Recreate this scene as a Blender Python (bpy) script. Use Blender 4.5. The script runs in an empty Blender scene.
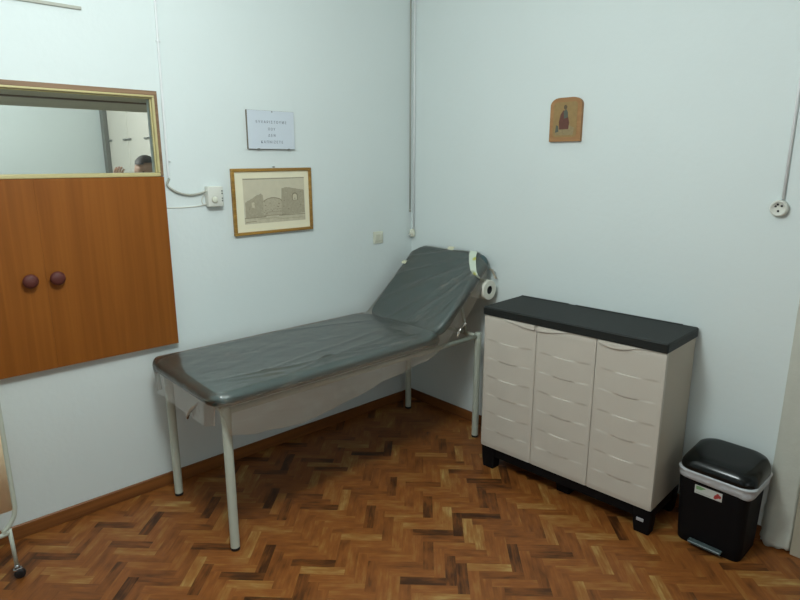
import bpy, bmesh, math, random
from mathutils import Vector, Matrix, noise
random.seed(7)
PI = math.pi
C = bpy.context.scene.collection
SC = bpy.context.scene

# ------------------------------------------------------------------ materials
def newmat(name):
    m = bpy.data.materials.new(name); m.use_nodes = True
    nt = m.node_tree
    return m, nt, nt.nodes['Principled BSDF']

def srgb(r, g, b):
    f = lambda c: (c/255/12.92) if c/255 <= .04045 else ((c/255+.055)/1.055)**2.4
    return (f(r), f(g), f(b), 1)

def mat(name, col, rough=.5, metal=0, var=.06, scale=12, bump=0., bscale=60, coat=0, spec=.5):
    """plain surface with a little noise in colour and bump"""
    m, nt, b = newmat(name)
    N = nt.nodes.new; L = nt.links.new
    tc = N('ShaderNodeTexCoord')
    n = N('ShaderNodeTexNoise'); n.inputs['Scale'].default_value = scale; n.inputs['Detail'].default_value = 4
    L(tc.outputs['Object'], n.inputs['Vector'])
    mx = N('ShaderNodeMix'); mx.data_type = 'RGBA'
    mx.inputs[6].default_value = tuple(c*(1-var) for c in col[:3]) + (1,)
    mx.inputs[7].default_value = tuple(min(1, c*(1+var)) for c in col[:3]) + (1,)
    L(n.outputs['Fac'], mx.inputs[0]); L(mx.outputs[2], b.inputs['Base Color'])
    b.inputs['Roughness'].default_value = rough; b.inputs['Metallic'].default_value = metal
    b.inputs['Specular IOR Level'].default_value = spec
    b.inputs['Coat Weight'].default_value = coat
    if bump:
        n2 = N('ShaderNodeTexNoise'); n2.inputs['Scale'].default_value = bscale; n2.inputs['Detail'].default_value = 3
        L(tc.outputs['Object'], n2.inputs['Vector'])
        bp = N('ShaderNodeBump'); bp.inputs['Strength'].default_value = bump; bp.inputs['Distance'].default_value = .01
        L(n2.outputs['Fac'], bp.inputs['Height']); L(bp.outputs['Normal'], b.inputs['Normal'])
    return m

def wood(name, c1, c2, axis='Z', scale=9, rough=.45, stretch=.06, spec=.4):
    m, nt, b = newmat(name)
    N = nt.nodes.new; L = nt.links.new
    tc = N('ShaderNodeTexCoord'); mp = N('ShaderNodeMapping')
    s = [scale*1.6]*3; s['XYZ'.index(axis)] = scale*stretch
    mp.inputs['Scale'].default_value = s
    L(tc.outputs['Object'], mp.inputs['Vector'])
    n = N('ShaderNodeTexNoise'); n.inputs['Scale'].default_value = 1.6; n.inputs['Detail'].default_value = 8
    n.inputs['Distortion'].default_value = .6
    L(mp.outputs['Vector'], n.inputs['Vector'])
    r = N('ShaderNodeValToRGB'); r.color_ramp.elements[0].position = .3; r.color_ramp.elements[1].position = .7
    r.color_ramp.elements[0].color = c1; r.color_ramp.elements[1].color = c2
    L(n.outputs['Fac'], r.inputs['Fac']); L(r.outputs['Color'], b.inputs['Base Color'])
    b.inputs['Roughness'].default_value = rough; b.inputs['Specular IOR Level'].default_value = spec
    return m

M = {}
M['wall'] = mat('wall_plaster', srgb(218, 226, 224), .75, var=.025, scale=2.0, bump=.10, bscale=30, spec=.25)
M['ceil'] = mat('ceiling_paint', srgb(225, 228, 226), .8, var=.02)
M['old_plaster'] = mat('flaking_plaster', srgb(196, 196, 184), .85, var=.06, scale=14, bump=.25, bscale=40)
M['beige_trim'] = mat('beige_casing_paint', srgb(178, 170, 150), .5, var=.08, scale=8)
M['skirt'] = wood('skirting_wood', srgb(92, 52, 24), srgb(142, 88, 42), 'Y', 8, .45)
M['skirtx'] = wood('skirting_wood_across', srgb(92, 52, 24), srgb(142, 88, 42), 'X', 8, .45)
M['panel'] = wood('orange_wood_laminate', srgb(128, 72, 20), srgb(144, 84, 27), 'Z', 14, .5, .05, .25)
M['edge'] = mat('red_brown_edging', srgb(104, 58, 44), .5)
M['frame_brown'] = wood('weathered_brown_frame', srgb(112, 84, 60), srgb(146, 116, 88), 'Y', 16, .55)
M['gold'] = mat('pale_gold_bead', srgb(190, 178, 128), .4, var=.1, scale=30)
M['lining'] = wood('grey_brown_lining', srgb(196, 184, 152), srgb(214, 202, 172), 'Y', 6, .6, .03)
M['knob'] = mat('dark_red_knob', srgb(86, 36, 28), .6, var=.1)
M['white_plastic'] = mat('white_plastic', srgb(214, 214, 204), .4, var=.03)
M['cream_plastic'] = mat('cream_plastic', srgb(214, 214, 196), .45, var=.04)
M['grey_plastic'] = mat('grey_detail', srgb(120, 122, 116), .5)
M['dark_hole'] = mat('dark_hole', srgb(38, 36, 34), .6)
M['conduit'] = mat('painted_conduit', srgb(226, 228, 228), .5, var=.03)
M['cable'] = mat('grey_cable', srgb(172, 172, 160), .5)
M['picframe'] = wood('gilt_wood_frame', srgb(128, 92, 38), srgb(170, 130, 60), 'Y', 20, .35)
M['mount'] = mat('cream_mount', srgb(232, 225, 196), .7, var=.03)
M['sign_board'] = mat('white_sign_board', srgb(206, 214, 222), .45, var=.02)
M['sign_edge'] = mat('brown_board_edge', srgb(120, 112, 98), .7)
M['ink'] = mat('grey_ink', srgb(104, 112, 124), .7)
M['legs'] = mat('white_enamel_tube', srgb(188, 194, 180), .35, var=.04, scale=20)
M['vinyl'] = mat('dark_green_grey_vinyl', srgb(42, 74, 77), .32, var=.1, scale=9, bump=.05, bscale=300, spec=.5)
M['underboard'] = mat('underside_board', srgb(120, 104, 84), .7)
M['paper'] = mat('white_paper', srgb(224, 222, 208), .8, var=.03)
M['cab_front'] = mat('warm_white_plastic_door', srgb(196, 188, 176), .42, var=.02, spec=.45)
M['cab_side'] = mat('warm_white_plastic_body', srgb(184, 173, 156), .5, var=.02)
M['black_top'] = mat('black_textured_plastic', srgb(17, 22, 20), .6, var=.15, scale=60, bump=.15, bscale=260, spec=.45)
M['black'] = mat('black_plastic', srgb(9, 8, 10), .65, spec=.18)
M['black_gloss'] = mat('glossy_black_lid', srgb(7, 11, 10), .2, spec=.35, bump=.03, bscale=14)
M['silver'] = mat('silver_badge', srgb(190, 192, 196), .35, metal=.3)
M['bag'] = mat('grey_bin_bag', srgb(186, 188, 190), .4, var=.12, scale=30, bump=.6, bscale=40)
M['screen_fabric'] = mat('cream_screen_fabric', srgb(248, 226, 188), .8, var=.03, bump=.1, bscale=200)
M['rubber'] = mat('black_rubber', srgb(22, 22, 24), .5)
M['chrome'] = mat('chrome', srgb(170, 172, 172), .25, metal=.9)
M['skin'] = mat('skin', srgb(196, 158, 136), .55)
M['hair'] = mat('dark_grey_hair', srgb(62, 56, 54), .6, var=.3, scale=60)
M['shirt'] = mat('grey_shirt', srgb(120, 124, 128), .8)
M['trousers'] = mat('dark_trousers', srgb(46, 48, 56), .8)
M['shoe'] = mat('black_shoe', srgb(26, 24, 24), .5)
M['locker'] = mat('white_locker_door', srgb(216, 212, 200), .4, var=.03)
M['adj_wall'] = mat('pale_green_wall', srgb(206, 216, 214), .7, var=.02)
M['adj_floor'] = mat('grey_floor', srgb(120, 112, 100), .6)

def mk_floor_mat():
    m, nt, b = newmat('herringbone_parquet')
    N = nt.nodes.new; L = nt.links.new
    at = N('ShaderNodeAttribute'); at.attribute_name = 'tone'
    uv = N('ShaderNodeUVMap'); uv.uv_map = 'UVMap'
    n1 = N('ShaderNodeTexNoise'); n1.inputs['Scale'].default_value = 1; n1.inputs['Detail'].default_value = 6
    mp = N('ShaderNodeMapping'); mp.inputs['Scale'].default_value = (9, 110, 1)
    L(uv.outputs['UV'], mp.inputs['Vector']); L(mp.outputs['Vector'], n1.inputs['Vector'])
    n2 = N('ShaderNodeTexNoise'); n2.inputs['Scale'].default_value = 1; n2.inputs['Detail'].default_value = 3
    mp2 = N('ShaderNodeMapping'); mp2.inputs['Scale'].default_value = (8, 24, 1); mp2.inputs['Location'].default_value = (3.1, 9.7, 0)
    L(uv.outputs['UV'], mp2.inputs['Vector']); L(mp2.outputs['Vector'], n2.inputs['Vector'])
    a = N('ShaderNodeMath'); a.operation = 'MULTIPLY_ADD'; a.inputs[1].default_value = .82; a.inputs[2].default_value = -.41
    L(n2.outputs['Fac'], a.inputs[0])
    a1 = N('ShaderNodeMath'); a1.operation = 'MULTIPLY_ADD'; a1.inputs[1].default_value = .42; a1.inputs[2].default_value = -.21
    L(n1.outputs['Fac'], a1.inputs[0])
    a2 = N('ShaderNodeMath'); a2.operation = 'ADD'; L(a.outputs[0], a2.inputs[0]); L(at.outputs['Fac'], a2.inputs[1])
    a3 = N('ShaderNodeMath'); a3.operation = 'ADD'; L(a2.outputs[0], a3.inputs[0]); L(a1.outputs[0], a3.inputs[1])
    r = N('ShaderNodeValToRGB'); e = r.color_ramp.elements
    e[0].position = 0; e[0].color = srgb(66, 38, 18)
    e[1].position = 1; e[1].color = srgb(250, 204, 122)
    for p, c in ((.2, srgb(112, 66, 32)), (.4, srgb(172, 102, 48)), (.62, srgb(202, 122, 58)), (.8, srgb(216, 150, 78))):
        x = e.new(p); x.color = c
    L(a3.outputs[0], r.inputs['Fac'])
    # worn patches across the room
    tc = N('ShaderNodeTexCoord'); n3 = N('ShaderNodeTexNoise'); n3.inputs['Scale'].default_value = 1.1
    L(tc.outputs['Object'], n3.inputs['Vector'])
    # dark joint lines from the second uv coordinate layer
    uj = N('ShaderNodeUVMap'); uj.uv_map = 'joint'
    sp = N('ShaderNodeSeparateXYZ'); L(uj.outputs['UV'], sp.inputs[0])
    mn = N('ShaderNodeMath'); mn.operation = 'MINIMUM'; L(sp.outputs['X'], mn.inputs[0]); L(sp.outputs['Y'], mn.inputs[1])
    jr = N('ShaderNodeMapRange'); jr.inputs['From Max'].default_value = .0016; jr.inputs['To Min'].default_value = .45
    L(mn.outputs[0], jr.inputs['Value'])
    mx = N('ShaderNodeMix'); mx.data_type = 'RGBA'; mx.blend_type = 'MULTIPLY'; mx.inputs[0].default_value = 1
    L(r.outputs['Color'], mx.inputs[6]); L(jr.outputs[0], mx.inputs[7])
    L(mx.outputs[2], b.inputs['Base Color'])
    rr = N('ShaderNodeMapRange'); rr.inputs['To Min'].default_value = .32; rr.inputs['To Max'].default_value = .5
    L(n1.outputs['Fac'], rr.inputs['Value']); L(rr.outputs[0], b.inputs['Roughness'])
    b.inputs['Specular IOR Level'].default_value = .35
    bp = N('ShaderNodeBump'); bp.inputs['Strength'].default_value = .25; bp.inputs['Distance'].default_value = .002
    L(n1.outputs['Fac'], bp.inputs['Height']); L(bp.outputs['Normal'], b.inputs['Normal'])
    return m
M['floor'] = mk_floor_mat()

def mk_film(name, dens):
    m, nt, b = newmat(name)
    nt.nodes.remove(b)
    N = nt.nodes.new; L = nt.links.new
    out = nt.nodes['Material Output']
    tr = N('ShaderNodeBsdfTransparent'); tr.inputs[0].default_value = (.97, .97, .96, 1)
    gl = N('ShaderNodeBsdfGlossy'); gl.inputs['Roughness'].default_value = .2; gl.inputs[0].default_value = (1, 1, 1, 1)
    df = N('ShaderNodeBsdfDiffuse'); df.inputs[0].default_value = srgb(238, 220, 196)
    tl = N('ShaderNodeBsdfTranslucent'); tl.inputs[0].default_value = srgb(238, 220, 196)
    tc = N('ShaderNodeTexCoord')
    n = N('ShaderNodeTexNoise'); n.inputs['Scale'].default_value = 7; n.inputs['Detail'].default_value = 5; n.inputs['Distortion'].default_value = 1.0
    mp = N('ShaderNodeMapping'); mp.inputs['Scale'].default_value = (1.6, .8, 1.6)
    L(tc.outputs['Object'], mp.inputs['Vector']); L(mp.outputs['Vector'], n.inputs['Vector'])
    bp = N('ShaderNodeBump'); bp.inputs['Strength'].default_value = .28; bp.inputs['Distance'].default_value = .02
    L(n.outputs['Fac'], bp.inputs['Height']); L(bp.outputs['Normal'], gl.inputs['Normal'])
    fr = N('ShaderNodeFresnel'); fr.inputs['IOR'].default_value = 1.75; L(bp.outputs['Normal'], fr.inputs['Normal'])
    ds = N('ShaderNodeMixShader'); ds.inputs[0].default_value = .5
    L(df.outputs[0], ds.inputs[1]); L(tl.outputs[0], ds.inputs[2])
    m1 = N('ShaderNodeMixShader')
    # whiter lines: doubled-over creases, and bright glints along the wrinkles painted in
    mc = N('ShaderNodeMapping'); mc.inputs['Scale'].default_value = (3.2, 1.1, 3.2); mc.inputs['Rotation'].default_value = (0, 0, .45)
    nc = N('ShaderNodeTexNoise'); nc.inputs['Scale'].default_value = 3.2; nc.inputs['Detail'].default_value = 1.5; nc.inputs['Distortion'].default_value = .5
    L(tc.outputs['Object'], mc.inputs['Vector']); L(mc.outputs['Vector'], nc.inputs['Vector'])
    sb = N('ShaderNodeMath'); sb.operation = 'SUBTRACT'; sb.inputs[1].default_value = .5; L(nc.outputs['Fac'], sb.inputs[0])
    ab = N('ShaderNodeMath'); ab.operation = 'ABSOLUTE'; L(sb.outputs[0], ab.inputs[0])
    mr = N('ShaderNodeMapRange'); mr.inputs['From Min'].default_value = 0; mr.inputs['From Max'].default_value = .012
    mr.inputs['To Min'].default_value = dens+(.20 if dens < .15 else .05); mr.inputs['To Max'].default_value = dens
    L(ab.outputs[0], mr.inputs['Value']); L(mr.outputs[0], m1.inputs[0])
    L(tr.outputs[0], m1.inputs[1]); L(ds.outputs[0], m1.inputs[2])
    m2 = N('ShaderNodeMixShader'); L(fr.outputs[0], m2.inputs[0])
    L(m1.outputs[0], m2.inputs[1]); L(gl.outputs[0], m2.inputs[2])
    L(m2.outputs[0], out.inputs['Surface'])
    return m
M['film'] = mk_film('clear_plastic_film', .09)
M['film_side'] = mk_film('slack_plastic_film', .22)
M['film_white'] = mk_film('bunched_plastic_film', .75)

def mk_glass():
    m, nt, b = newmat('window_glass')
    nt.nodes.remove(b)
    N = nt.nodes.new; L = nt.links.new
    out = nt.nodes['Material Output']
    tr = N('ShaderNodeBsdfTransparent'); tr.inputs[0].default_value = (.93, .955, .95, 1)
    gl = N('ShaderNodeBsdfGlossy'); gl.inputs['Roughness'].default_value = .02
    fr = N('ShaderNodeFresnel'); fr.inputs['IOR'].default_value = 1.5
    m2 = N('ShaderNodeMixShader'); L(fr.outputs[0], m2.inputs[0])
    L(tr.outputs[0], m2.inputs[1]); L(gl.outputs[0], m2.inputs[2]); L(m2.outputs[0], out.inputs['Surface'])
    return m
M['glass'] = mk_glass()

# ------------------------------------------------------------------ mesh helpers (all in world coordinates)
def box(bm, x0, x1, y0, y1, z0, z1, bev=0, seg=2, mi=0):
    r = bmesh.ops.create_cube(bm, size=1)
    vs = r['verts']
    for v in vs:
        v.co = Vector(((x0+x1)/2+v.co.x*(x1-x0), (y0+y1)/2+v.co.y*(y1-y0), (z0+z1)/2+v.co.z*(z1-z0)))
    fs = set(f for v in vs for f in v.link_faces)
    for f in fs: f.material_index = mi
    if bev:
        es = list(set(e for v in vs for e in v.link_edges))
        g = bmesh.ops.bevel(bm, geom=es, offset=bev, segments=seg, affect='EDGES', profile=.5)
        for f in g['faces']: f.material_index = mi
    return bm

def frame_at(t):
    t = t.normalized(); a = Vector((0, 0, 1)) if abs(t.z) < .9 else Vector((1, 0, 0))
    u = t.cross(a).normalized(); return u, t.cross(u).normalized()

def tube(bm, pts, r, n=12, cap=True, mi=0):
    pts = [Vector(p) for p in pts]; rings = []
    rs = r if isinstance(r, (list, tuple)) else [r]*len(pts)
    u = None
    for i, p in enumerate(pts):
        t = (pts[min(i+1, len(pts)-1)]-pts[max(i-1, 0)]).normalized()
        if u is None: u, w = frame_at(t)
        else:
            u = (u-t*u.dot(t)).normalized(); w = t.cross(u)
        rings.append([bm.verts.new(p+(u*math.cos(2*PI*k/n)+w*math.sin(2*PI*k/n))*rs[i]) for k in range(n)])
    for a, b in zip(rings, rings[1:]):
        for k in range(n):
            f = bm.faces.new((a[k], a[(k+1) % n], b[(k+1) % n], b[k])); f.smooth = True; f.material_index = mi
    if cap:
        for rg in (rings[0][::-1], rings[-1]):
            f = bm.faces.new(rg); f.material_index = mi
    return bm

def lathe(bm, prof, o, axis=(0, 0, 1), n=28, mi=0, cap=True):
    """prof: (radius, height along axis)"""
    ax = Vector(axis).normalized(); u, w = frame_at(ax); o = Vector(o); rings = []
    for r, h in prof:
        rings.append([bm.verts.new(o+ax*h+(u*math.cos(2*PI*k/n)+w*math.sin(2*PI*k/n))*max(r, 1e-4)) for k in range(n)])
    for a, b in zip(rings, rings[1:]):
        for k in range(n):
            f = bm.faces.new((a[k], a[(k+1) % n], b[(k+1) % n], b[k])); f.smooth = True; f.material_index = mi
    if cap:
        for rg in (rings[0][::-1], rings[-1]):
            f = bm.faces.new(rg); f.material_index = mi
    return bm

def rrect(x0, x1, y0, y1, r, n=6):
    r = min(r, (x1-x0)/2-1e-4, (y1-y0)/2-1e-4); pts = []
    for cx, cy, a0 in ((x1-r, y1-r, 0), (x0+r, y1-r, 90), (x0+r, y0+r, 180), (x1-r, y0+r, 270)):
        for k in range(n+1):
            a = math.radians(a0+90*k/n); pts.append((cx+r*math.cos(a), cy+r*math.sin(a)))
    return pts

def loft(bm, secs, n=6, caps=True, mat4=None, mi=0, smooth=True):
    """secs: (x0,x1,y0,y1,r,z)"""
    rings = []
    for x0, x1, y0, y1, r, z in secs:
        rg = []
        for x, y in rrect(x0, x1, y0, y1, r, n):
            v = Vector((x, y, z)); rg.append(bm.verts.new(mat4 @ v if mat4 else v))
        rings.append(rg)
    for a, b in zip(rings, rings[1:]):
        m = len(a)
        for k in range(m):
            f = bm.faces.new((a[k], a[(k+1) % m], b[(k+1) % m], b[k])); f.smooth = smooth; f.material_index = mi
    if caps:
        for rg in (rings[0][::-1], rings[-1]):
            f = bm.faces.new(rg); f.material_index = mi
    return bm

def cushion(bm, x0, x1, y0, y1, z0, z1, rc=.07, re=.022, mat4=None, n=8):
    secs = []
    for k in range(6):
        a = PI/2*k/5; i = re*.6*(1-math.sin(a)); secs.append((x0+i, x1-i, y0+i, y1-i, rc-i, z0+re*.6*(1-math.cos(a))))
    for k in range(8):
        a = PI/2*k/7; i = re*(1-math.cos(a)); secs.append((x0+i, x1-i, y0+i, y1-i, rc-i, z1-re+re*math.sin(a)))
    return loft(bm, secs, n, True, mat4)

def obj(name, bm, m, parent=None, smooth=False, auto=None):
    me = bpy.data.meshes.new(name)
    if name != 'lettering': bmesh.ops.recalc_face_normals(bm, faces=bm.faces)
    if parent is not None:
        p = Vector(parent['_base']) if '_base' in parent else Vector()
        bmesh.ops.translate(bm, verts=bm.verts, vec=-p)
    if smooth:
        for f in bm.faces: f.smooth = True
    bm.to_mesh(me); bm.free()
    o = bpy.data.objects.new(name, me); C.objects.link(o)
    for x in (m if isinstance(m, (list, tuple)) else [m]): me.materials.append(x)
    if parent is not None:
        o.parent = parent; o['_base'] = parent['_base']
    if auto is not None:
        for f in me.polygons: f.use_smooth = True
        me.set_sharp_from_angle(angle=math.radians(auto))
    return o

def thing(name, loc, label, cat, group=None, kind=None):
    o = bpy.data.objects.new(name, None); C.objects.link(o); o.location = loc; o['_base'] = tuple(loc)
    o.empty_display_size = .1
    o['label'] = label; o['category'] = cat
    if group: o['group'] = group
    if kind: o['kind'] = kind
    return o

def solo(name, bm, m, loc, label, cat, kind=None, group=None, **kw):
    """a one-mesh thing whose origin is at loc"""
    bmesh.ops.translate(bm, verts=bm.verts, vec=-Vector(loc))
    o = obj(name, bm, m, None, **kw); o.location = loc
    o['label'] = label; o['category'] = cat
    if kind: o['kind'] = kind
    if group: o['group'] = group
    return o

def struct(name, bm, m, label=None, **kw):
    o = obj(name, bm, m, None, **kw); o['kind'] = 'structure'
    if label: o['label'] = label
    return o

NB = bmesh.new
# ------------------------------------------------------------------ room shell
X1, Y0, H = 5.4, -5.4, 3.05      # room runs x 0..X1, y Y0..0
WY0, WY1, WZ0, WZ1 = -2.838, -1.701, .780, 2.021   # the wooden cupboard/window unit
OZ0 = 1.64                                       # opening for the glass
# left wall with the opening
b = NB()
box(b, -.06, 0, Y0, .3, -.05, OZ0)
box(b, -.06, 0, Y0, .3, 1.995, H)
box(b, -.06, 0, Y0, WY0+.02, OZ0, 1.995)
box(b, -.06, 0, WY1-.02, .3, OZ0, 1.995)
struct('wall_left', b, M['wall'], 'white painted plaster wall with the wooden cupboard')
b = NB(); box(b, 0, X1, 0, .3, -.05, H); struct('wall_back', b, M['wall'], 'white painted plaster wall behind the plastic cabinet')
b = NB()
box(b, X1, X1+.2, Y0, .3, -.05, .95); box(b, X1, X1+.2, Y0, .3, 2.5, H)
box(b, X1, X1+.2, Y0, -3.9, .95, 2.5); box(b, X1, X1+.2, -2.3, .3, .95, 2.5)
struct('wall_right', b, M['wall'])
b = NB()
box(b, -.3, X1+.2, Y0-.2, Y0, -.05, .95); box(b, -.3, X1+.2, Y0-.2, Y0, 2.5, H)
box(b, -.3, 1.2, Y0-.2, Y0, .95, 2.5); box(b, 3.2, X1+.2, Y0-.2, Y0, .95, 2.5)
struct('wall_front', b, M['wall'])
b = NB(); box(b, -.3, X1+.2, Y0-.2, .3, H, H+.1); struct('ceiling', b, M['ceil'])

# herringbone floor: every block a quad with its own tone
def herringbone():
    bm = NB(); W, n = .0475, 4
    tone = bm.loops.layers.float_color.new('tone') if False else bm.faces.layers.float.new('tone')
    uvl = bm.loops.layers.uv.new('UVMap'); uvj = bm.loops.layers.uv.new('joint')
    H1 = Vector((.7071, .7071)); V1 = Vector((.7071, -.7071)); O = Vector((2.4, -2.2))
    R = 90
    def quad(i, j, di, dj):
        p = [O+H1*(a*W)+V1*(c*W) for a, c in ((i, j), (i+di, j), (i+di, j+dj), (i, j+dj))]
        cx = sum(q.x for q in p)/4; cy = sum(q.y for q in p)/4
        if cx < -.12 or cx > X1+.1 or cy > .12 or cy < Y0-.1: return
        f = bm.faces.new([bm.verts.new((q.x, q.y, 0)) for q in p])
        rnd = random.random()
        t = random.choice((.50, .55, .60, .64, .58, .68, .74, .48, .44, .62, .80)) if rnd > .13 else random.uniform(.24, .36)
        f[tone] = t
        ou, ov = random.uniform(0, 40), random.uniform(0, 40)
        Lr = max(di, dj)*W
        uv = [(0, 0), (Lr, 0), (Lr, W), (0, W)] if di > dj else [(0, 0), (0, W), (Lr, W), (Lr, 0)]
        for k, lp in enumerate(f.loops):
            lp[uvl].uv = (uv[k][0]+ou, uv[k][1]+ov)
            lp[uvj].uv = (0, 0)
    for j in range(-R, R):
        for i in range(-R, R):
            m = (i-j) % (2*n)
            if m == 0: quad(i, j, n, 1)
            elif m == 2*n-1: quad(i, j, 1, n)
    # clip to the room
    for co, no in (((-.01, 0, 0), (-1, 0, 0)), ((X1+.01, 0, 0), (1, 0, 0)), ((0, .01, 0), (0, 1, 0)), ((0, Y0-.01, 0), (0, -1, 0))):
        bmesh.ops.bisect_plane(bm, geom=bm.verts[:]+bm.edges[:]+bm.faces[:], plane_co=co, plane_no=no, clear_outer=True)
    return bm
bm = herringbone()
me = bpy.data.meshes.new('floor'); bm.normal_update()
for f in bm.faces:
    if f.normal.z < 0: f.normal_flip()
bm.to_mesh(me); bm.free()
fl = bpy.data.objects.new('floor', me); C.objects.link(fl); me.materials.append(M['floor']); fl['kind'] = 'structure'
fl['label'] = 'brown herringbone parquet floor'
b = NB(); box(b, -.3, X1+.2, Y0-.2, .3, -.08, -.004)
o = obj('subfloor', b, mat('joint_gap', srgb(40, 24, 14), .8), None); o['kind'] = 'structure'

# skirting
def skirting(name, x0, x1, y0, y1, m):
    b = NB(); box(b, x0, x1, y0, y1, 0, .068, .003, 1); struct(name, b, m)
skirting('baseboard_left', 0.0, .014, Y0, 0, M['skirt'])
skirting('baseboard_back', 0.014, 2.335, -.014, 0, M['skirtx'])

# old plaster pier at the right edge, flaked at its foot, and the casing beyond it
b = NB(); nx, nz = 14, 70
g = []
for i in range(nz+1):
    row = []
    z = .025+(i/nz)**1.6*2.2
    lo = math.exp(-z/.16)
    xl = 2.338+.016*lo*noise.noise(Vector((z*22, 1, 3)))-.02*lo
    for k in range(nx+1):
        s_ = k/nx; x = xl+(2.456-xl)*s_
        d = (.012+.030*lo)*min(1, s_*4)**.7*(1 if s_ < .97 else .6)+(.002+.012*lo)*noise.noise(Vector((x*20, z*18, 0)))
        if s_ == 0: d = -.002
        z2 = z+((.022*noise.noise(Vector((x*34, 5, 0)))-.022*math.sin(PI*s_)) if i == 0 else 0)
        row.append(b.verts.new((x, -max(d, -.002), z2)))
    g.append(row)
for i in range(nz):
    for k in range(nx): b.faces.new((g[i][k], g[i][k+1], g[i+1][k+1], g[i+1][k])).smooth = True
for rw in (g[0], g[-1]):
    bot = [b.verts.new((v.co.x, .01, v.co.z)) for v in rw]
    for k in range(nx): b.faces.new((rw[k+1], rw[k], bot[k], bot[k+1]))
rs_ = [b.verts.new((r[-1].co.x, .01, r[-1].co.z)) for r in g]
for i in range(nz): b.faces.new((g[i][-1], rs_[i], rs_[i+1], g[i+1][-1]))
struct('trim_2', b, M['old_plaster'], 'old plaster pier flaked at its foot beside the bin')
b = NB(); box(b, 2.458, 2.57, -.030, .01, 0, 2.2, .004); struct('trim_1', b, M['beige_trim'], 'beige casing at the right edge of the wall')

# ------------------------------------------------------------------ window over the wooden cupboard
w = thing('window_1', (0, (WY0+WY1)/2, OZ0), 'interior window above the wooden cupboard with pale gold beading', 'window', kind='structure')
b = NB()   # brown outer frame, top and the two sides
box(b, 0, .028, WY0, WY1, 2.000, WZ1, .002)
box(b, 0, .028, WY1-.016, WY1, 1.628, 2.000, .002); box(b, 0, .028, WY0, WY0+.016, 1.628, 2.000, .002)
obj('window_frame', b, M['frame_brown'], w)
b = NB(); y0, y1 = WY0+.016, WY1-.016
box(b, .004, .034, y0, y1, 1.990, 2.000, .003); box(b, .004, .034, y0, y1, 1.626, 1.645, .004)
box(b, .004, .034, y1-.011, y1, 1.645, 1.990, .003); box(b, .004, .034, y0, y0+.011, 1.645, 1.990, .003)
box(b, .0, .018, y0+.011, y1-.011, 1.984, 1.990, .002); box(b, .0, .018, y1-.017, y1-.011, 1.645, 1.984, .002)
obj('bead', b, M['gold'], w)
b = NB()   # lining of the opening through the wall
box(b, -.06, 0, y0, y1, 1.988, 2.000); box(b, -.06, 0, y0, y1, 1.635, 1.645)
obj('window_lining', b, M['lining'], w)
b = NB(); box(b, -.06, 0, y1, y1+.006, 1.645, 1.988); box(b, -.06, 0, y0-.006, y0, 1.645, 1.988)
obj('window_jamb', b, M['locker'], w)
b = NB(); box(b, .010, .014, y0+.01, y1-.01, 1.64, 1.99); obj('window_pane', b, M['glass'], w)

# ------------------------------------------------------------------ wooden cupboard doors under the window
w = thing('wall_cupboard', (0, (WY0+WY1)/2, WZ0), 'orange-brown wooden wall cupboard with two dark round knobs', 'cupboard')
b = NB()
box(b, 0, .022, WY0, WY1, WZ0, 1.626, .001)
obj('cupboard_body', b, M['edge'], w)
ym = -2.264
for a, c, ky in ((WY0+.002, ym-.0002, -2.330), (ym+.0002, WY1-.004, -2.225)):
    b = NB(); box(b, .0222, .038, a, c, WZ0+.002, 1.6255, .0003, 1)
    d = obj('door', b, M['panel'], w)
    b = NB(); lathe(b, [(.014, 0), (.013, .008), (.017, .012), (.028, .019), (.031, .027), (.027, .036), (.015, .041), (.001, .042)], (.038, ky, 1.195), (1, 0, 0))
    obj('knob', b, M['knob'], d)

# ------------------------------------------------------------------ the room beyond the window
AX0, AY0, AY1 = -5.2, -4.6, .3
b = NB(); box(b, AX0-.1, AX0, AY0, AY1, -.05, H); struct('wall_beyond_far', b, M['adj_wall'])
b = NB(); box(b, AX0, -.06, AY1, AY1+.1, -.05, H); struct('wall_beyond_side', b, M['adj_wall'])
b = NB(); box(b, AX0, -.06, AY0-.1, AY0, -.05, H); struct('wall_beyond_near', b, M['adj_wall'])
b = NB(); box(b, AX0, -.06, AY0, AY1, -.06, -.005); struct('floor_beyond', b, M['adj_floor'])
b = NB(); box(b, AX0, -.06, AY0, AY1, H, H+.1); struct('ceiling_beyond', b, M['ceil'])
b = NB(); box(b, -.92, -.061, AY0+.01, AY1-.01, 1.992, 2.35); struct('ceiling_beyond_soffit', b, M['lining'])
b = NB(); box(b, -.33, -.29, AY0+.02, AY1-.02, 1.986, 1.992); struct('trim_4', b, M['frame_brown'])
# pale partition whose edge is seen beside the lockers
b = NB(); box(b, -4.30, -4.26, -4.5, -.60, 0, H-.002); struct('wall_beyond_partition', b, M['adj_wall'])
b = NB(); box(b, -4.26, -4.165, -.66, -.60, 0, 2.6); struct('trim_3', b, M['grey_plastic'])
lk = thing('locker', (-3.4, -.35, 0), 'white tall locker with small dark handles, seen through the window', 'locker')
b = NB(); box(b, -4.155, -2.45, -.60, -.10, 0, 2.55, .003); obj('locker_body', b, M['locker'], lk)
for x0, x1 in ((-4.15, -3.57), (-3.56, -2.98), (-2.97, -2.46)):
    b = NB(); box(b, x0, x1, -.622, -.602, .06, 2.52, .004); d = obj('door', b, M['locker'], lk)
    for hx in ((x0+.05, x1-.06) if x1 < -2.97 else (x0+.05,)):
        b = NB(); box(b, hx-.05, hx+.05, -.640, -.620, 1.905, 1.925, .006); obj('handle', b, M['grey_plastic'], d)

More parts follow.
